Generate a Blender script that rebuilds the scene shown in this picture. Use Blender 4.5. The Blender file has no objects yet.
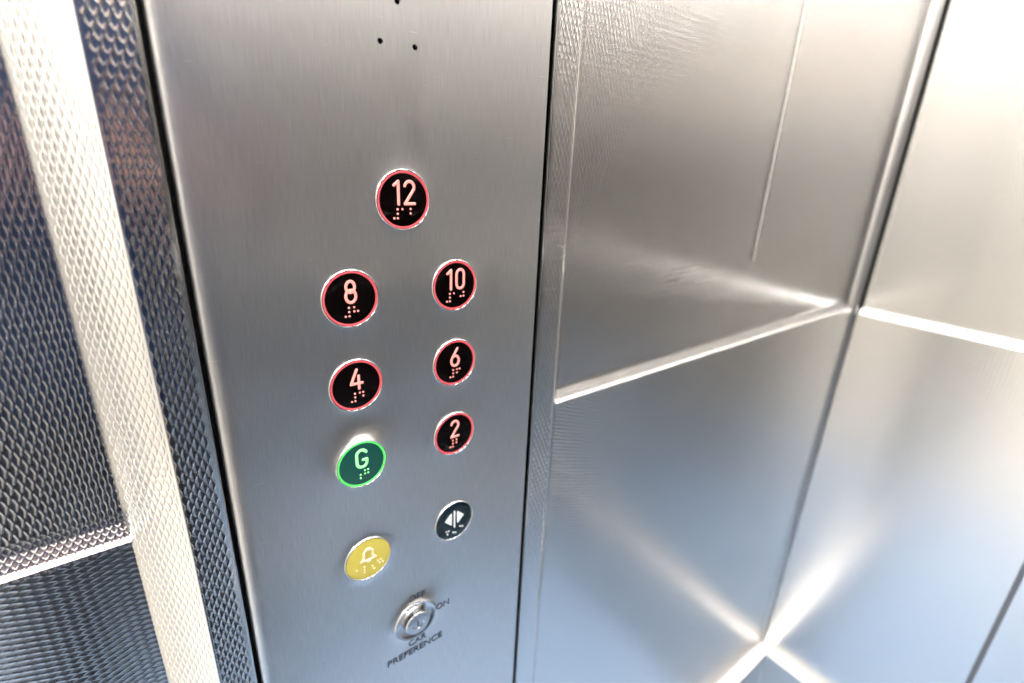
import bpy, bmesh, math, random
from mathutils import Vector, Matrix
random.seed(7)
C = bpy.context.scene.collection
SC = bpy.context.scene
U = 0.0175            # one button radius in metres; all layout numbers below are in button radii
Z0 = 1.225            # height of the topmost button above the floor
PI = math.pi

# ------------------------------------------------------------------ camera
cam_d = bpy.data.cameras.new('camera')
cam = bpy.data.objects.new('camera', cam_d); C.objects.link(cam); SC.camera = cam
cam_d.sensor_width = 36; cam_d.sensor_fit = 'HORIZONTAL'
cam_d.lens = 506.97 / 1024 * 36
cam_d.clip_start = 0.01; cam_d.clip_end = 100
yaw, pit, rol = -0.66993, 1.225173, 0.0443583
cam.matrix_world = (Matrix.Translation((-7.8153*U, -16.0468*U, 1.4436*U + Z0)) @ Matrix.Rotation(yaw, 4, 'Z')
                    @ Matrix.Rotation(pit, 4, 'X') @ Matrix.Rotation(rol, 4, 'Z'))
cam_d.dof.use_dof = True; cam_d.dof.focus_distance = 17.3*U; cam_d.dof.aperture_fstop = 4.5

# ------------------------------------------------------------------ world, lamps, exposure
w = bpy.data.worlds.new('world'); SC.world = w; w.use_nodes = True
bg = w.node_tree.nodes['Background']
bg.inputs[0].default_value = (0.80, 0.86, 1.0, 1); bg.inputs[1].default_value = 0.6
SC.view_settings.view_transform = 'Standard'; SC.view_settings.look = 'None'
SC.view_settings.gamma = 1; SC.view_settings.use_curve_mapping = False
SC.view_settings.exposure = 0.0
SC.cycles.max_bounces = 14; SC.cycles.glossy_bounces = 10; SC.cycles.diffuse_bounces = 4
SC.cycles.use_denoising = True
SC.cycles.sample_clamp_indirect = 8.0

X0, X1 = -46.0, 47.2          # door end, back wall
Y0, Y1 = -48.0, 1.0           # opposite wall, wall behind the panel
ZF, ZC = -Z0/U, 56.0          # floor, ceiling
ZL = -10.42                    # dado ledge
ZK = -53.7                    # skirting ledge

def P(x, y, z): return Vector((x*U, y*U, z*U + Z0))

def area(name, loc, size, power, col, rot=(0,0,0)):
    d = bpy.data.lights.new(name, 'AREA'); d.shape = 'RECTANGLE'; d.size, d.size_y = size; d.energy = power; d.color = col
    o = bpy.data.objects.new(name, d); C.objects.link(o); o.location = loc; o.rotation_euler = rot
    return o

# ------------------------------------------------------------------ materials
def mat(name):
    m = bpy.data.materials.new(name); m.use_nodes = True
    nt = m.node_tree; return m, nt, nt.nodes['Principled BSDF']
def N(nt, t, **kw):
    n = nt.nodes.new(t)
    for k, v in kw.items(): setattr(n, k, v)
    return n
def math_(nt, op, a, b=None, c=None):
    n = N(nt, 'ShaderNodeMath', operation=op)
    for i, v in enumerate((a, b, c)):
        if v is None: continue
        if isinstance(v, (int, float)): n.inputs[i].default_value = v
        else: nt.links.new(v, n.inputs[i])
    return n.outputs[0]

def plain(name, col, rough=0.5, metal=0.0, emit=None, es=0.0, coat=0.0, spec=0.5):
    m, nt, b = mat(name)
    b.inputs['Base Color'].default_value = (*col, 1); b.inputs['Roughness'].default_value = rough
    b.inputs['Metallic'].default_value = metal; b.inputs['Coat Weight'].default_value = coat
    if emit: b.inputs['Emission Color'].default_value = (*emit, 1); b.inputs['Emission Strength'].default_value = es
    # faint unevenness so no surface is perfectly uniform
    n = N(nt, 'ShaderNodeTexNoise'); n.inputs['Scale'].default_value = 60
    tc = N(nt, 'ShaderNodeTexCoord'); nt.links.new(tc.outputs['Object'], n.inputs['Vector'])
    r = N(nt, 'ShaderNodeMapRange'); r.inputs['To Min'].default_value = max(rough-0.04, 0.02); r.inputs['To Max'].default_value = rough+0.05
    nt.links.new(n.outputs['Fac'], r.inputs['Value']); nt.links.new(r.outputs[0], b.inputs['Roughness'])
    b.inputs['Specular IOR Level'].default_value = spec
    return m

def brushed(name, col=(0.62, 0.61, 0.60), rough=0.3, aniso=0.7, amp=0.00002, scratches=0.0):
    """steel brushed along V (vertical), reflections smear along U"""
    m, nt, b = mat(name); L = nt.links
    b.inputs['Metallic'].default_value = 1
    b.inputs['Anisotropic'].default_value = aniso
    uv = N(nt, 'ShaderNodeUVMap', uv_map='UVMap')
    tg = N(nt, 'ShaderNodeTangent', direction_type='UV_MAP', uv_map='UVMap'); L.new(tg.outputs[0], b.inputs['Tangent'])
    mp = N(nt, 'ShaderNodeMapping'); L.new(uv.outputs[0], mp.inputs['Vector']); mp.inputs['Scale'].default_value = (2600, 70, 1)
    n1 = N(nt, 'ShaderNodeTexNoise'); n1.inputs['Scale'].default_value = 1; n1.inputs['Detail'].default_value = 3; L.new(mp.outputs[0], n1.inputs['Vector'])
    mp2 = N(nt, 'ShaderNodeMapping'); L.new(uv.outputs[0], mp2.inputs['Vector']); mp2.inputs['Scale'].default_value = (60, 25, 1)
    n2 = N(nt, 'ShaderNodeTexNoise'); n2.inputs['Scale'].default_value = 1; n2.inputs['Detail'].default_value = 4; L.new(mp2.outputs[0], n2.inputs['Vector'])
    mr = N(nt, 'ShaderNodeMapRange'); L.new(n2.outputs['Fac'], mr.inputs['Value'])
    mr.inputs['From Min'].default_value = .3; mr.inputs['From Max'].default_value = .7
    mr.inputs['To Min'].default_value = rough*.92; mr.inputs['To Max'].default_value = rough*1.1
    L.new(mr.outputs[0], b.inputs['Roughness'])
    cr = N(nt, 'ShaderNodeMix', data_type='RGBA'); L.new(n1.outputs['Fac'], cr.inputs[0])
    cr.inputs[6].default_value = (*[c*.80 for c in col], 1); cr.inputs[7].default_value = (*[min(1, c*1.2) for c in col], 1)
    # a few fine near-horizontal scratches
    mp3 = N(nt, 'ShaderNodeMapping'); L.new(uv.outputs[0], mp3.inputs['Vector']); mp3.inputs['Scale'].default_value = (75, 1700, 1); mp3.inputs['Rotation'].default_value = (0, 0, .12)
    n3 = N(nt, 'ShaderNodeTexNoise'); n3.inputs['Scale'].default_value = 1; n3.inputs['Detail'].default_value = 1; L.new(mp3.outputs[0], n3.inputs['Vector'])
    sc_ = N(nt, 'ShaderNodeMapRange'); L.new(n3.outputs['Fac'], sc_.inputs['Value'])
    sc_.inputs['From Min'].default_value = .76; sc_.inputs['From Max'].default_value = .80; sc_.inputs['To Max'].default_value = scratches
    c2 = N(nt, 'ShaderNodeMix', data_type='RGBA'); L.new(sc_.outputs[0], c2.inputs[0]); L.new(cr.outputs[2], c2.inputs[6]); c2.inputs[7].default_value = (.95, .95, .95, 1)
    L.new(c2.outputs[2], b.inputs['Base Color'])
    bp = N(nt, 'ShaderNodeBump'); bp.inputs['Strength'].default_value = 0.35; bp.inputs['Distance'].default_value = amp
    L.new(n1.outputs['Fac'], bp.inputs['Height']); L.new(bp.outputs[0], b.inputs['Normal'])
    return m

def embossed(name, col=(0.62, 0.61, 0.60), rough=0.2, aniso=0.0, pu=0.22, pv=0.56, dist=0.0004, strength=1.0, sharp=1.0):
    """steel rolled with a rice grain relief: staggered vertical dimples, period pu x pv (button radii)"""
    m, nt, b = mat(name); L = nt.links
    b.inputs['Metallic'].default_value = 1; b.inputs['Base Color'].default_value = (*col, 1)
    b.inputs['Anisotropic'].default_value = aniso
    uv = N(nt, 'ShaderNodeUVMap', uv_map='UVMap')
    if aniso:
        tg = N(nt, 'ShaderNodeTangent', direction_type='UV_MAP', uv_map='UVMap'); L.new(tg.outputs[0], b.inputs['Tangent'])
    # slight wobble of the rolled lattice
    wn = N(nt, 'ShaderNodeTexNoise'); wn.inputs['Scale'].default_value = 40; L.new(uv.outputs[0], wn.inputs['Vector'])
    sp = N(nt, 'ShaderNodeSeparateXYZ'); L.new(uv.outputs[0], sp.inputs[0])
    wob = math_(nt, 'MULTIPLY', math_(nt, 'SUBTRACT', wn.outputs['Fac'], .5), 0.9)
    a = math_(nt, 'ADD', math_(nt, 'MULTIPLY', sp.outputs[0], 2*PI/(pu*U)), wob)
    c = math_(nt, 'ADD', math_(nt, 'MULTIPLY', sp.outputs[1], 2*PI/(pv*U)), wob)
    h = math_(nt, 'MULTIPLY', math_(nt, 'ADD', math_(nt, 'COSINE', a), math_(nt, 'COSINE', c)), .5)   # diamonds, pu wide, pv tall
    h = math_(nt, 'DIVIDE', 1.0, math_(nt, 'ADD', 1.0, math_(nt, 'MULTIPLY', math_(nt, 'MULTIPLY', h, h), 9.0)))   # thin raised net
    at = N(nt, 'ShaderNodeAttribute', attribute_name='relief')       # plain, unrolled margin along folds
    hp = math_(nt, 'MULTIPLY', h, at.outputs['Fac'])
    n2 = N(nt, 'ShaderNodeTexNoise'); n2.inputs['Scale'].default_value = 1500; n2.inputs['Detail'].default_value = 2; L.new(uv.outputs[0], n2.inputs['Vector'])
    hh = math_(nt, 'ADD', hp, math_(nt, 'MULTIPLY', n2.outputs['Fac'], 0.06))
    bp = N(nt, 'ShaderNodeBump'); bp.inputs['Strength'].default_value = strength; bp.inputs['Distance'].default_value = dist
    L.new(hh, bp.inputs['Height']); L.new(bp.outputs[0], b.inputs['Normal'])
    mr = N(nt, 'ShaderNodeMapRange'); L.new(wn.outputs['Fac'], mr.inputs['Value'])
    mr.inputs['To Min'].default_value = rough*.9; mr.inputs['To Max'].default_value = rough*1.1
    L.new(mr.outputs[0], b.inputs['Roughness'])
    return m

STEEL = (0.63, 0.62, 0.61)
M_panel = brushed('brushed_steel', STEEL, 0.33, 0.6, scratches=.8)
s_ = 2.007
BULGE = [(0, 0, .035), (-s_, -9.479+.5, .05, .8), (0, -18.523+.4, .03, .7), (s_, -3.13, .035), (-s_, -3.13, .04), (s_, -6.268, .035), (-s_, -6.268, .04), (s_, -9.479, .04), (-s_, -9.479+.33, .085),
         (s_, -13.921, .03), (-s_, -13.921, .06), (0, -18.523+.3, .10)]
def bulges(m):
    nt = m.node_tree; L = nt.links; b = nt.nodes['Principled BSDF']
    old = b.inputs['Normal'].links[0].from_socket
    tc = N(nt, 'ShaderNodeUVMap', uv_map='FlatUV'); tot = None
    for cx, cz, A, *wd in BULGE:
        vm = N(nt, 'ShaderNodeVectorMath', operation='DISTANCE'); L.new(tc.outputs[0], vm.inputs[0]); vm.inputs[1].default_value = (cx*U, cz*U, 0)
        d = math_(nt, 'SUBTRACT', math_(nt, 'DIVIDE', vm.outputs['Value'], U), 1.0)
        e = math_(nt, 'MULTIPLY', math_(nt, 'EXPONENT', math_(nt, 'DIVIDE', d, -(wd[0] if wd else .28))), A*U)
        tot = e if tot is None else math_(nt, 'ADD', tot, e)
    bp = N(nt, 'ShaderNodeBump'); bp.inputs['Strength'].default_value = 1; bp.inputs['Distance'].default_value = 1
    L.new(tot, bp.inputs['Height']); L.new(old, bp.inputs['Normal']); L.new(bp.outputs[0], b.inputs['Normal'])
bulges(M_panel)
M_trim = embossed('embossed_steel_trim', STEEL, 0.13, pv=.50, dist=0.00016)
M_up = embossed('embossed_steel_upper', STEEL, 0.13, dist=0.00014)
M_low = embossed('embossed_steel_lower', STEEL, 0.17, pu=0.56, pv=0.22, dist=0.00011)
M_ledge = embossed('embossed_steel_ledge', STEEL, 0.2, pv=.3, dist=0.00014)
M_plainsteel = brushed('plain_steel', STEEL, 0.3, 0.3)
M_black = plain('black_gap', (0.004, 0.004, 0.004), 0.7)
M_chrome = plain('polished_steel', (0.50, 0.50, 0.51), 0.18, 1.0)
M_face = plain('black_gloss', (0.002, 0.001, 0.001), 0.08, spec=.18)
M_faceg = plain('green_gloss', (0.004, 0.05, 0.038), 0.15, emit=(0.004, 0.05, 0.035), es=0.5)
M_facet = plain('dark_teal_gloss', (0.004, 0.012, 0.018), 0.15)
M_yellow = plain('yellow_face', (0.60, 0.50, 0.085), 0.35)
M_red = plain('red_light', (0.5, 0.08, 0.09), 0.3, emit=(1.0, 0.07, 0.10), es=0.42)
M_num = plain('pink_light', (0.6, 0.25, 0.22), 0.4, emit=(1.0, 0.27, 0.22), es=0.75)
M_green = plain('green_light', (0.1, 0.5, 0.12), 0.3, emit=(0.06, 0.8, 0.10), es=0.7)
M_numg = plain('pale_green_light', (0.3, 0.6, 0.3), 0.4, emit=(0.16, 1.0, 0.22), es=0.8)
M_white = plain('white_symbol', (0.75, 0.78, 0.8), 0.4)
M_cream = plain('cream_symbol', (0.9, 0.72, 0.5), 0.4)
M_ink = plain('grey_ink', (0.03, 0.035, 0.06), 0.5)

# ------------------------------------------------------------------ mesh helpers
def link(name, me, m, parent=None, smooth=False):
    o = bpy.data.objects.new(name, me); C.objects.link(o)
    if m: me.materials.append(m)
    if parent: o.parent = parent
    if smooth: me.polygons.foreach_set('use_smooth', [True]*len(me.polygons))
    return o
def fin(name, bm, m, parent=None, smooth=False):
    bmesh.ops.recalc_face_normals(bm, faces=bm.faces)
    me = bpy.data.meshes.new(name); bm.to_mesh(me); bm.free()
    return link(name, me, m, parent, smooth)
def struct(o, label=None):
    o['kind'] = 'structure'
    if label: o['label'] = label
    return o
def auto(o, ang=35):
    me = o.data
    me.polygons.foreach_set('use_smooth', [True]*len(me.polygons))
    bm = bmesh.new(); bm.from_mesh(me)
    for e in bm.edges:
        if len(e.link_faces) == 2 and e.calc_face_angle(0) > math.radians(ang): e.smooth = False
    bm.to_mesh(me); bm.free()
    return o

def sweep(name, prof, a0, a1, axis, m, parent=None, back=None, smooth=True, swap=False, seg=1, relief=None):
    """open profile (list of 2-D points) with thickness 'back' (offset vector) swept along an axis.
    axis 'z': prof=(x,y); axis 'x': prof=(y,z); axis 'y': prof=(x,z). UV: U across the sheet or along it, V vertical."""
    pts = list(prof)
    L = [0]
    for i in range(1, len(pts)): L.append(L[-1] + math.dist(pts[i], pts[i-1]))
    bpts = [(p[0]+back[0], p[1]+back[1]) for p in pts][::-1]
    loop = pts + bpts; n = len(loop); LL = L + L[::-1]
    bm = bmesh.new(); uvl = bm.loops.layers.uv.new('UVMap')
    def v3(p, a):
        return {'z': P(p[0], p[1], a), 'x': P(a, p[0], p[1]), 'y': P(p[0], a, p[1])}[axis]
    rings = []
    for k in range(seg+1):
        a = a0 + (a1-a0)*k/seg
        rings.append([bm.verts.new(v3(p, a)) for p in loop])
    def uvof(i, a):
        u, v = (LL[i], a) if axis == 'z' else (a, LL[i] + pts[0][1])
        return (v*U, u*U) if swap else (u*U, v*U)
    for k in range(seg):
        aa = a0 + (a1-a0)*k/seg; ab = a0 + (a1-a0)*(k+1)/seg
        for i in range(n):
            j = (i+1) % n
            f = bm.faces.new((rings[k][i], rings[k][j], rings[k+1][j], rings[k+1][i]))
            for lp, (q, a) in zip(f.loops, ((i, aa), (j, aa), (j, ab), (i, ab))): lp[uvl].uv = uvof(q, a)
    c = len(pts)
    for ring, a in ((rings[0], a0), (rings[-1], a1)):
        for i in range(c-1):     # caps as quads strip
            f = bm.faces.new((ring[i], ring[i+1], ring[n-2-i], ring[n-1-i]))
            for lp in f.loops: lp[uvl].uv = (0, 0)
    o = fin(name, bm, m, parent)
    ra = o.data.attributes.new('relief', 'FLOAT', 'POINT')
    rl = (list(relief) if relief else [1.0]*len(pts)); rl = rl + rl[::-1]
    for k in range(seg+1):
        for i in range(n): ra.data[k*n+i].value = rl[i]
    if smooth: auto(o, 40)
    return o

def arc(cx, cy, r, a0, a1, n=6):
    return [(cx + r*math.cos(math.radians(a0+(a1-a0)*i/n)), cy + r*math.sin(math.radians(a0+(a1-a0)*i/n))) for i in range(n+1)]

def box(name, x0, x1, y0, y1, z0, z1, m, parent=None):
    bm = bmesh.new(); uvl = bm.loops.layers.uv.new('UVMap')
    bmesh.ops.create_cube(bm, size=1)
    for v in bm.verts:
        v.co = P(x0 + (v.co.x+.5)*(x1-x0), y0 + (v.co.y+.5)*(y1-y0), z0 + (v.co.z+.5)*(z1-z0))
    for f in bm.faces:
        nx = abs(f.normal.x) > .5; nz = abs(f.normal.z) > .5
        for lp in f.loops:
            c = lp.vert.co; lp[uvl].uv = (c.y, c.z) if nx else ((c.x, c.y) if nz else (c.x, c.z))
    return fin(name, bm, m, parent)

# ------------------------------------------------------------------ walls: lower sheet, rounded ledge, recessed upper sheet
REC = 0.5
def ledge_prof(s, z, sgn=1):
    """s = wall face coordinate, sgn = direction away from the room"""
    pr = [(s, z-.15)] + [(s + sgn*(0.13 - .13*math.cos(t)), z - .13 + .13*math.sin(t)) for t in [PI/2*i/5 for i in range(6)]]
    pr += [(s + sgn*.17, z + .005), (s + sgn*.20, z + .03), (s + sgn*.225, z + .08), (s + sgn*.44, z + .44), (s + sgn*.48, z + .53), (s + sgn*.50, z + .65), (s + sgn*.50, z + .8)]
    return pr
def skirt_prof(s, z, sgn=1):
    return [(s - sgn*1.3, ZF), (s - sgn*1.3, z-.15)] + [(s - sgn*(1.15 + .15*math.cos(t)), z - .15 + .15*math.sin(t)) for t in [PI/2*i/4 for i in range(1, 5)]] + [(s - sgn*.0, z+.30)]

def wall(name, axis, s, sgn, a0, a1, label, zl):
    b = (sgn*.35, 0)
    root = struct(sweep(name, [(s, ZK+.1), (s, zl-.15)], a0, a1, axis, M_low, back=b, swap=False), label)
    pr = ledge_prof(s, zl, sgn)
    sweep('ledge', pr, a0, a1, axis, M_ledge, root, back=(sgn*.35, -.15))
    sweep('upper_panel', [(s + sgn*REC, pr[-1][1]), (s + sgn*REC, ZC)], a0, a1, axis, M_up, root, back=b)
    sk = sweep('skirting', skirt_prof(s, ZK, sgn), a0, a1, axis, M_plainsteel, root, back=(sgn*1.7, 0))
    return root

wf = wall('wall_front', 'x', Y1, 1, X0, X1, 'embossed steel car wall with a horizontal ledge, behind the button panel', ZL)
wf.matrix_world = Matrix.Translation(P(8.6, 1.08, 0)) @ Matrix.Rotation(-.0110, 4, 'Z') @ Matrix.Translation(-P(8.6, 1.0, 0))   # not quite square to the panel
wall('wall_right', 'y', X1, 1, Y0, Y1-.60, 'embossed steel end wall of the lift car, right of the corner', ZL-.62)
wall('wall_back', 'x', Y0, -1, X0, X1, 'embossed steel car wall opposite the button panel', ZL)
# dark backing behind the corner slit
struct(box('trim_1', X1+.4, X1+REC+.3, Y1-.75, Y1+REC+.3, ZF, ZC, M_black), 'dark shadow gap in the corner of the steel walls')
# corner post
cp = [(46.35, Y1+.12), (46.42, Y1-.08), (46.50, Y1-.28), (46.60, Y1-.46), (46.80, Y1-.56), (47.15, Y1-.54), (47.26, Y1-.2)]
struct(sweep('trim_2', cp, ZF, ZC, 'z', M_plainsteel, back=(.25, .35)), 'slim bright vertical steel trim in the corner')
# seam in the lower half of the right wall
struct(box('trim_3', X1-.03, X1+.05, -16.6, -16.2, ZK+.3, ZL-.6, plain('seam_grey', (.12, .13, .15), .5)), 'dark vertical joint in the right wall')

bead = [(26.95, Y1+REC-.18), (26.97, Y1+REC-.205), (27.0, Y1+REC-.212), (27.03, Y1+REC-.205), (27.05, Y1+REC-.18)]
struct(sweep('trim_15', bead, -4.5, ZC, 'z', M_plainsteel, back=(0, .2)), 'faint thin vertical joint in the upper steel wall')
# ------------------------------------------------------------------ pilaster strips beside the panel
PL, PR = -6.36, 6.13     # plate edges
GL, GR = -6.50, 6.33     # gap outer edges
SL, SR = -7.66, 7.63     # folds
r = .08
lp = [(SL-1.52, Y1+.75), (SL-1.44, Y1+.26), (SL-1.32, 1.10), (SL-.18, .17), (SL-.06, .07), (SL-.02, .02), (SL+.05, 0), (SL+.13, 0),
      (GL-.20, 0), (GL-.12, 0), (GL-.07, 0), (GL-.02, .02), (GL, .07), (GL, .9)]
lr = [0, 0, 1, 1, 0, 0, 0, 1, 1, 0, 0, 0, 0, 0]
struct(sweep('trim_4', lp, ZF, ZC, 'z', M_trim, back=(0, .12), relief=lr), 'embossed steel fold left of the button panel')
rp = [(GR, .9), (GR, .07), (GR+.02, .02), (GR+.07, 0), (GR+.12, 0), (GR+.20, 0), (SR-.13, 0), (SR-.05, 0), (SR+.02, .02), (SR+.06, .07),
      (SR+.18, .17), (SR+1.02, .86), (SR+1.1, Y1-.02), (SR+1.16, Y1+.35)]
struct(sweep('trim_5', rp, ZF, ZC, 'z', M_trim, back=(0, .12), relief=lr[::-1]), 'narrow embossed steel strip right of the button panel')
struct(box('trim_6', GL-.3, GR+.3, .55, .9, ZF, ZC, M_black), 'black recess behind the button panel')

# ------------------------------------------------------------------ control panel plate
root = bpy.data.objects.new('control_panel', None); C.objects.link(root); root.location = P(0, .4, ZF)
root['label'] = 'brushed steel lift control panel with round floor buttons, set between embossed strips'
root['category'] = 'control panel'
bpy.context.view_layer.update()
def par(o, p):
    o.parent = p; o.matrix_parent_inverse = p.matrix_world.inverted(); return o

pp = [(PL, .4), (PL, .26)] + [(PL+.55 - .55*math.cos(t), .22 - .22*math.sin(t)) for t in [PI/2*i/6 for i in range(0, 7)]] \
     + [(PR-.12 + .12*math.sin(t), .12 - .12*math.cos(t)) for t in [PI/2*i/6 for i in range(0, 7)]] + [(PR, .4)]
plate = sweep('plate', pp, ZF+.3, ZC-.3, 'z', M_panel, back=(0, .1))
fu = plate.data.uv_layers.new(name='FlatUV')
for lp_ in plate.data.loops:
    c_ = plate.data.vertices[lp_.vertex_index].co; fu.data[lp_.index].uv = (c_.x, c_.z - Z0)
# speaker holes drilled through the plate
HOLES = [(0, 5.68), (-.58, 4.56), (.56, 4.56)]
bm = bmesh.new()
for hx, hz in HOLES:
    q = bmesh.ops.create_cone(bm, cap_ends=True, segments=24, radius1=.085*U, radius2=.085*U, depth=2*U)
    bmesh.ops.rotate(bm, verts=q['verts'], cent=(0,0,0), matrix=Matrix.Rotation(PI/2, 3, 'X'))
    bmesh.ops.translate(bm, verts=q['verts'], vec=P(hx, .2, hz))
cut = fin('cutter', bm, None)
# plate back side is open between its folded edges; give it the cut
md = plate.modifiers.new('b', 'BOOLEAN'); md.operation = 'DIFFERENCE'; md.object = cut; md.solver = 'EXACT'
bpy.context.view_layer.update()
dg = bpy.context.evaluated_depsgraph_get()
nm = bpy.data.meshes.new_from_object(plate.evaluated_get(dg), preserve_all_data_layers=True, depsgraph=dg)
plate.modifiers.clear(); plate.data = nm; bpy.data.objects.remove(cut)
par(plate, root)

# ------------------------------------------------------------------ buttons
def lathe(name, prof, m, cx, cz, seg=64, parent=None, smooth=True):
    """prof: (radius, y) from outside in; axis along y"""
    bm = bmesh.new(); uvl = bm.loops.layers.uv.new('UVMap'); rings = []
    for (rr, y) in prof:
        if rr < 1e-6: rings.append([bm.verts.new(P(cx, y, cz))])
        else: rings.append([bm.verts.new(P(cx+rr*math.cos(2*PI*i/seg), y, cz+rr*math.sin(2*PI*i/seg))) for i in range(seg)])
    for a, b in zip(rings, rings[1:]):
        for i in range(seg):
            j = (i+1) % seg
            if len(b) == 1: bm.faces.new((a[i], a[j], b[0]))
            else: bm.faces.new((a[i], a[j], b[j], b[i]))
    o = fin(name, bm, m)
    auto(o, 35)
    if parent: par(o, parent)
    return o

def stroke(name, lines, m, parent, cx, cz, y, width, depth=.05):
    """round ended raised strokes; lines in button radii around the button centre; closed lines end where they begin"""
    bm = bmesh.new(); rad = width/2
    for ln in lines:
        for k, (px, pz) in enumerate(ln):
            q = bmesh.ops.create_uvsphere(bm, u_segments=12, v_segments=8, radius=1)
            for v in q['verts']: v.co = P(cx+px+v.co.x*rad, y+v.co.y*depth, cz+pz+v.co.z*rad)
        for (ax, az), (bx, bz) in zip(ln, ln[1:]):
            d = Vector((bx-ax, bz-az)); l = d.length
            if l < 1e-6: continue
            d /= l; nrm = Vector((-d.y, d.x)); r0 = []; r1 = []
            for i in range(12):
                t = 2*PI*i/12; ox = math.cos(t)*rad; oy = math.sin(t)*depth
                r0.append(bm.verts.new(P(cx+ax+nrm.x*ox, y+oy, cz+az+nrm.y*ox)))
                r1.append(bm.verts.new(P(cx+bx+nrm.x*ox, y+oy, cz+bz+nrm.y*ox)))
            for i in range(12): bm.faces.new((r0[i], r0[(i+1)%12], r1[(i+1)%12], r1[i]))
    me = bpy.data.meshes.new(name)
    bmesh.ops.recalc_face_normals(bm, faces=bm.faces); bm.to_mesh(me); bm.free()
    o = link(name, me, m, smooth=True); par(o, parent)
    return o

def ell(cx, cz, rx, rz, a0, a1, n=16):
    return [(cx + rx*math.cos(math.radians(a0+(a1-a0)*i/n)), cz + rz*math.sin(math.radians(a0+(a1-a0)*i/n))) for i in range(n+1)]
H = .36   # half height of the numerals
GLY = {
 '0': [ell(0, H-.19, .16, .19, 180, 0, 10) + ell(0, -H+.19, .16, .19, 0, -180, 10) + [(-.16, H-.19)]],
 '1': [[(-.13, H-.12), (.02, H), (.02, -H)]],
 '2': [ell(0, H-.19, .17, .19, 165, -20, 12) + [(.12, .05), (-.17, -H), (.18, -H)]],
 '4': [[(.02, H), (-.20, -.16), (.20, -.16)], [(.08, .12), (.08, -H)]],
 '6': [[(.10, H), (-.10, .04)] + ell(0, -H+.21, .17, .21, 155, -205, 20)],
 '8': [ell(0, H-.19, .145, .19, 90, 450, 20), ell(0, -H+.21, .17, .21, 90, 450, 20)],
 'G': [ell(0, H-.2, .19, .2, 25, 180, 10) + ell(0, -H+.2, .19, .2, 180, 360, 10) + [(.19, -.06), (.05, -.06)]],
}
def glyphs(txt, dx=0.0):
    out = []; wd = .42
    for i, c in enumerate(txt):
        o = dx + (i - (len(txt)-1)/2)*wd
        out += [[(x+o, z) for x, z in ln] for ln in GLY[c]]
    return out
PX, PZ, PC = .125, .145, .30
BR = {'#': (3, 4, 5, 6), '1': (1,), '2': (1, 2), '4': (1, 4, 5), '6': (1, 2, 4), '8': (1, 2, 5), '0': (2, 4, 5), ';': (5, 6), 'g': (1, 2, 4, 5),
      'a': (1,), 'l': (1, 2, 3), 'r': (1, 2, 3, 5), 'm': (1, 3, 4), 'o': (1, 3, 5), 'p': (1, 2, 3, 4)}
def braille(txt, x0=None):
    n = len(txt); out = []
    for i, c in enumerate(txt):
        ox = (i - (n-1)/2)*PC if x0 is None else x0 + i*PC
        for d in BR[c]:
            out.append((ox + (-PX/2 if d <= 3 else PX/2), -.29 - ((d-1) % 3)*PZ))
    return out
def ball(name, m, parent, x, y, z, rr):
    bm = bmesh.new(); bmesh.ops.create_uvsphere(bm, u_segments=12, v_segments=8, radius=1)
    for v in bm.verts: v.co = P(x+v.co.x*rr, y+v.co.y*rr*.8, z+v.co.z*rr)
    o = fin(name, bm, m, None, True); return par(o, parent)

def button(name, label, cx, cz, face_m, ring_m, sym_m, lines, sw, dots, dz=.24, ring_label=None):
    b = bpy.data.objects.new(name, None); C.objects.link(b); b.parent = root
    b.location = P(cx, 0, cz) - root.location; b['label'] = label
    bpy.context.view_layer.update()
    lathe('bezel', [(.99, .02), (.99, -.05), (.98, -.075), (.965, -.085), (.945, -.08), (.93, -.06), (.93, .02)], M_chrome, cx, cz, parent=b)
    if ring_m:
        lathe('light_ring', [(.93, -.06), (.92, -.075), (.89, -.08), (.865, -.07), (.86, -.03)], ring_m, cx, cz, parent=b)
        fr = .86
    else: fr = .93
    lathe('button_face', [(fr, -.03), (fr-.01, -.055), (fr-.04, -.062), (fr*.6, -.066), (fr*.3, -.068), (0, -.069)], face_m, cx, cz, parent=b)
    if lines:
        stroke('numeral' if name == 'floor_button' else 'symbol', [[(x, z+dz) for x, z in ln] for ln in lines], sym_m, b, cx, cz, -.068, sw, .035)
    for dx_, dz_ in dots:
        ball('braille_dot', sym_m, b, cx+dx_, -.068, cz+dz_, .038)
    return b

rows = (-3.13, -6.268, -9.479, -13.921, -18.523); s = 2.007
for txt, cx, cz, bt in (('12', 0, 0, '#12'), ('10', s, rows[0], '#10'), ('8', -s, rows[0], '#8'), ('6', s, rows[1], '#6'),
                    ('4', -s, rows[1], '#4'), ('2', s, rows[2], '#2')):
    button('floor_button', 'round black button with lit red ring and numeral %s' % txt, cx, cz, M_face, M_red, M_num, glyphs(txt), .10, braille(bt))
button('floor_button', 'round dark green button with lit green ring and letter G', -s, rows[2], M_faceg, M_green, M_numg, glyphs('G'), .115, braille(';g'))
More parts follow.
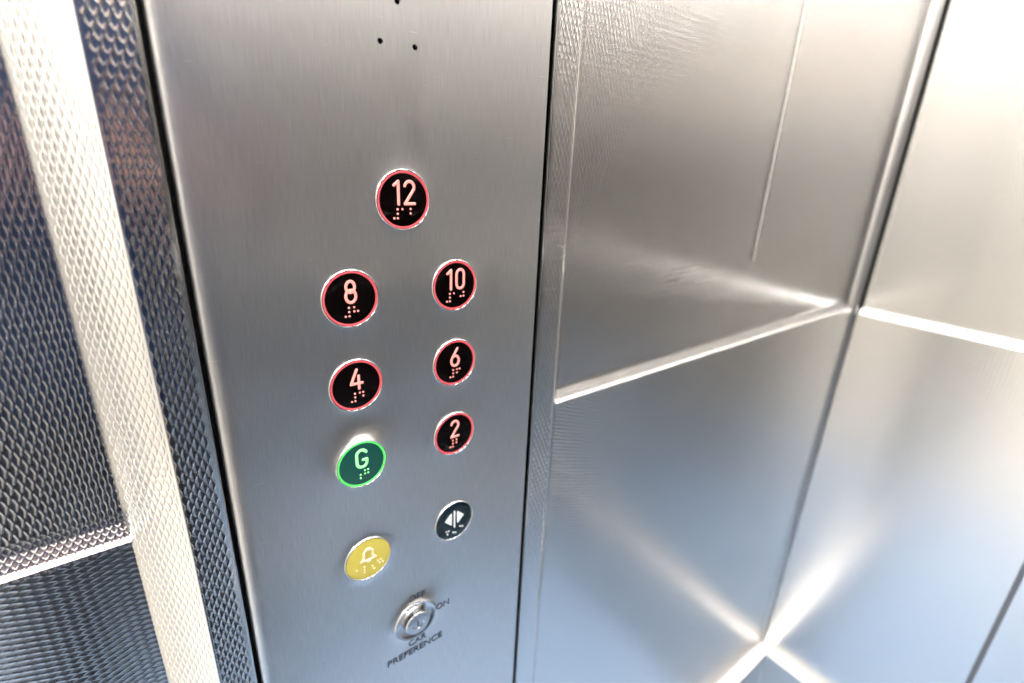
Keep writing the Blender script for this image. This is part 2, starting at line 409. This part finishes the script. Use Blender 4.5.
# open doors: two fans beside a bar
fan = [[(0, -.46), (0, .36)]]
for sg in (-1, 1):
    fan.append([(sg*.17, .27), (sg*.44, 0), (sg*.17, -.27), (sg*.17, .27)])
    for k in range(4): fan.append([(sg*(.20+.05*k), -.22+.05*k), (sg*(.20+.05*k), .22-.05*k)])
button('door_open_button', 'round dark button with white door opening symbol and no light', s, rows[3], M_facet, None, M_white,
       fan, .075, [(-.42, -.42), (-.30, -.42), (-.36, -.58), (.30, -.42), (.42, -.48), (-.06, -.6), (.06, -.66)], dz=.14)
bell = [[(-.30, -.24), (-.18, -.10), (-.18, .14), (-.12, .24), (.12, .24), (.18, .14), (.18, -.10), (.30, -.24), (-.30, -.24)], [(-.05, .30), (.05, .30)], [(-.05, -.33), (.05, -.33)]]
button('alarm_button', 'round yellow button with pale bell symbol', -s, rows[3], M_yellow, None, M_cream, bell, .095,
       [(-.52, -.32), (-.2, -.3), (-.2, -.44), (-.2, -.58), (.14, -.42), (.2, -.58), (.38, -.28), (.5, -.28), (.44, -.42), (.58, -.42)], dz=.22)

# key switch
ks = bpy.data.objects.new('key_switch', None); C.objects.link(ks); ks.parent = root
ks.location = P(0, 0, rows[4]) - root.location; ks['label'] = 'round steel key switch below the buttons'
bpy.context.view_layer.update()
kz = rows[4]
lathe('bezel', [(1.05, .02), (1.05, -.06), (1.02, -.10), (.96, -.11), (.88, -.08), (.80, -.03), (.62, -.03), (.60, .02)], M_chrome, 0, kz, parent=ks)
lathe('barrel', [(.60, .0), (.60, -.22), (.56, -.27), (.30, -.28), (.26, -.24), (.22, -.24), (0, -.25)], M_chrome, 0, kz, parent=ks)
bm = bmesh.new(); bmesh.ops.create_cube(bm, size=1)
for v in bm.verts: v.co = P(v.co.x*.06, -.25+v.co.y*.03, kz+v.co.z*.30)
par(fin('key_slot', bm, M_black), ks)

def text(body, cx, cz, size, parent, name='lettering'):
    cu = bpy.data.curves.new('t', 'FONT'); cu.body = body; cu.size = size*U; cu.align_x = 'CENTER'; cu.align_y = 'CENTER'
    cu.extrude = .012*U; cu.offset = .005*U
    t = bpy.data.objects.new('t', cu); C.objects.link(t); bpy.context.view_layer.update()
    dg = bpy.context.evaluated_depsgraph_get()
    me = bpy.data.meshes.new_from_object(t.evaluated_get(dg)); bpy.data.objects.remove(t)
    me.transform(Matrix.Translation(P(cx, -.01, cz)) @ Matrix.Rotation(PI/2, 4, 'X'))
    o = link(name, me, M_ink); par(o, parent); return o
text('OFF', .1, kz+1.30, .46, root)
text('ON', 1.42, kz+.02, .46, root)
text('CAR', .05, kz-1.28, .46, root)
text('PREFERENCE', -.05, kz-1.80, .50, root)

# ------------------------------------------------------------------ floor, ceiling, door end, lobby
m, nt, b = mat('blue_vinyl'); tc = N(nt, 'ShaderNodeTexCoord'); n = N(nt, 'ShaderNodeTexNoise'); n.inputs['Scale'].default_value = 90; n.inputs['Detail'].default_value = 6
nt.links.new(tc.outputs['Object'], n.inputs['Vector']); cr = N(nt, 'ShaderNodeValToRGB'); nt.links.new(n.outputs['Fac'], cr.inputs[0])
cr.color_ramp.elements[0].color = (.28, .42, .62, 1); cr.color_ramp.elements[1].color = (.42, .57, .80, 1)
nt.links.new(cr.outputs[0], b.inputs['Base Color']); b.inputs['Roughness'].default_value = .45
M_floor = m
struct(box('floor', X0, X1+1.3, Y0-1.3, Y1+1.3, ZF-3, ZF, M_floor), 'pale blue lift car floor')
M_ceil = plain('ceiling_white', (.62, .62, .62), .5)
struct(box('ceiling', X0, X1+1.3, Y0-1.3, Y1+1.3, ZC, ZC+3, M_ceil), 'white lift car ceiling')

def downlight(x, y):
    t = bpy.data.objects.new('ceiling_light', None); C.objects.link(t); t.location = P(x, y, ZC); bpy.context.view_layer.update()
    t['category'] = 'ceiling light'; t['group'] = 'ceiling lights'; t['label'] = 'square flush ceiling light over the lift car'
    par(box('frame', x-7.6, x+7.6, y-7.6, y+7.6, ZC-.5, ZC, M_chrome), t)
    par(box('diffuser', x-7, x+7, y-7, y+7, ZC-.8, ZC-.45, M_lamp), t)
M_lamp = plain('lamp_diffuser', (.8, .8, .8), .5, emit=(1, .97, .94), es=27)
for x in (-28, 0, 30):
    for y in (-33, -11): downlight(x, y)

DY0, DY1, DZ = -40.0, -1.6, 46.0
M_wallend = M_low
struct(box('wall_left', X0-1, X0, Y0-1.3, DY0, ZF, ZC, M_wallend), 'steel door jamb wall')
struct(box('trim_7', X0-1, X0, DY1, Y1+1.3, ZF, ZC, M_wallend), 'steel door jamb beside the wall')
struct(box('trim_8', X0-1, X0, DY0, DY1, DZ, ZC, M_wallend), 'steel door header')
M_lob = plain('lobby_wall', (.78, .755, .71), .7)
M_lobf = plain('lobby_floor', (.66, .62, .55), .4)
LX = -120
struct(box('trim_9', LX, X0-1, -100, 60, ZF-3, ZF, M_lobf), 'lobby floor')
struct(box('trim_10', LX, X0-1, -100, 60, ZC+20, ZC+23, M_ceil), 'lobby ceiling')
struct(box('trim_11', LX-3, LX, -100, 60, ZF, ZC+20, M_lob), 'lobby wall')
struct(box('trim_12', X0-2, X0-1.05, Y1+1.3, 60, ZF, ZC+20, M_lob), 'lobby wall beside the lift')
struct(box('trim_13', X0-2, X0-1.05, -100, Y0-1.3, ZF, ZC+20, M_lob), 'lobby wall beside the lift')
struct(box('trim_14', X0-2, X0-1.05, Y0-1.3, Y1+1.3, ZC+.1, ZC+20, M_lob), 'lobby wall over the lift')
area('lobby_lamp', P(-82, -22, ZC+18), (1.0, 1.6), 108, (1, .97, .93))

# ------------------------------------------------------------------ the person taking the picture, standing behind the camera and seen only in the steel
def person(px, py, yawp):
    t = bpy.data.objects.new('person', None); C.objects.link(t); t.location = P(px, py, ZF); t.rotation_euler = (0, 0, yawp)
    t['label'] = 'person in a navy jacket standing against the far wall with raised hands'; t['category'] = 'person'
    def skinned(name, nodes, edges, m, root=0, sub=2):
        me = bpy.data.meshes.new(name)
        me.from_pydata([n[:3] for n in nodes], edges, []); o = link(name, me, m); o.parent = t
        o.modifiers.new('s', 'SKIN'); 
        for i, n in enumerate(nodes): me.skin_vertices[0].data[i].radius = (n[3], n[4] if len(n) > 4 else n[3])
        me.skin_vertices[0].data[root].use_root = True
        o.modifiers.new('d', 'SUBSURF').levels = sub
        bpy.context.view_layer.update(); dg = bpy.context.evaluated_depsgraph_get()
        nm = bpy.data.meshes.new_from_object(o.evaluated_get(dg)); o.modifiers.clear(); o.data = nm
        nm.polygons.foreach_set('use_smooth', [True]*len(nm.polygons)); return o
    navy = plain('navy_cloth', (.010, .028, .085), .85); trou = plain('dark_trousers', (.015, .018, .03), .85)
    skin = plain('skin', (.55, .32, .25), .5); hair = plain('brown_hair', (.05, .03, .02), .7); shoe = plain('black_shoe', (.01, .01, .01), .4)
    eye = plain('eye_white', (.7, .7, .7), .3)
    # body (skin): pelvis, spine, neck, head, arms to wrists, legs
    nodes = [(0,0,.95,.085,.065),(0,0,1.15,.10,.075),(0,0,1.34,.12,.08),(0,0,1.44,.06,.05),(0,.01,1.53,.055),(0,.02,1.62,.075,.09),(0,.02,1.70,.07,.085),
             (.17,0,1.40,.06),(.23,.02,1.16,.045),(.13,.17,1.22,.032),(-.17,0,1.40,.06),(-.23,.02,1.16,.045),(-.03,.17,1.22,.032),
             (.09,0,.85,.06),(.10,.01,.50,.05),(.11,-.01,.10,.042),(-.09,0,.85,.06),(-.10,.01,.50,.05),(-.11,-.01,.10,.042)]
    ed = [(0,1),(1,2),(2,3),(3,4),(4,5),(5,6),(2,7),(7,8),(8,9),(2,10),(10,11),(11,12),(0,13),(13,14),(14,15),(0,16),(16,17),(17,18)]
    skinned('body', nodes, ed, skin)
    f = 1.12
    jn = [(0,0,.80,.185,.14),(0,0,1.10,.155,.125),(0,0,1.34,.165,.12),(0,0,1.44,.085,.075),(.18,0,1.40,.075),(.235,.02,1.16,.06),(.14,.15,1.215,.046),(-.18,0,1.40,.075),(-.235,.02,1.16,.06),(-.04,.15,1.215,.046)]
    skinned('jacket', jn, [(0,1),(1,2),(2,3),(2,4),(4,5),(5,6),(2,7),(7,8),(8,9)], navy)
    tn = [(0,0,1.04,.125,.09),(.09,0,.80,.09),(.10,.01,.50,.078),(.11,-.01,.08,.062),(-.09,0,.80,.09),(-.10,.01,.50,.078),(-.11,-.01,.08,.062),(0,0,.93,.12,.09)]
    skinned('trousers', tn, [(0,7),(7,1),(1,2),(2,3),(7,4),(4,5),(5,6)], trou)
    for sx in (.11, -.11): skinned('shoe', [(sx,-.03,.045,.042),(sx,.08,.04,.045,.04),(sx,.16,.03,.038,.03)], [(0,1),(1,2)], shoe)
    hand = []
    for sx, cx_ in ((1, .125), (-1, -.06)):
        nd = [(cx_, .18, 1.225, .022, .032), (cx_-sx*.01, .21, 1.245, .018, .036)]; e = [(0, 1)]
        for q in range(4):
            z = 1.275 - .02*q; l = (.026, .032, .029, .022)[q]; b0 = len(nd)
            nd += [(cx_-sx*.015, .225, z, .0095), (cx_-sx*(.03), .225+l*.6, z, .009), (cx_-sx*.052, .225+l*.8, z, .008)]
            e += [(1, b0), (b0, b0+1), (b0+1, b0+2)]
        b0 = len(nd); nd += [(cx_-sx*.03, .19, 1.25, .011), (cx_-sx*.05, .20, 1.265, .009)]; e += [(0, b0), (b0, b0+1)]
        skinned('hand', nd, e, skin, sub=1)
    bm = bmesh.new(); bmesh.ops.create_uvsphere(bm, u_segments=24, v_segments=16, radius=1)
    for v in bm.verts:
        v.co = Vector((v.co.x*.083, v.co.y*.105 + .0, v.co.z*.105 + 1.70))
    bmesh.ops.delete(bm, geom=[v for v in bm.verts if v.co.y > .045 and v.co.z < 1.73], context='VERTS')
    o = fin('hair', bm, hair, None, True); o.parent = t
    bm = bmesh.new(); bmesh.ops.create_cone(bm, segments=12, radius1=.016, radius2=.007, depth=.045, cap_ends=True)
    for v in bm.verts: v.co = Vector((v.co.x, .105 - v.co.z*.35, 1.645 + v.co.z))
    o = fin('nose', bm, skin, None, True); o.parent = t
    for sx in (-.03, .03):
        bm = bmesh.new(); bmesh.ops.create_uvsphere(bm, u_segments=12, v_segments=8, radius=.012)
        for v in bm.verts: v.co += Vector((sx, .092, 1.665))
        o = fin('eye', bm, eye, None, True); o.parent = t
        bm = bmesh.new(); bmesh.ops.create_uvsphere(bm, u_segments=12, v_segments=8, radius=1)
        for v in bm.verts: v.co = Vector((v.co.x*.008 + sx*2.7, v.co.y*.018+.01, v.co.z*.03 + 1.65))
        o = fin('ear', bm, skin, None, True); o.parent = t
    bm = bmesh.new(); bmesh.ops.create_uvsphere(bm, u_segments=12, v_segments=8, radius=1)
    for v in bm.verts: v.co = Vector((v.co.x*.025, v.co.y*.008+.098, v.co.z*.007 + 1.605))
    o = fin('mouth', bm, plain('lips', (.45, .16, .15), .5), None, True); o.parent = t
person(-14, -36, -.12)
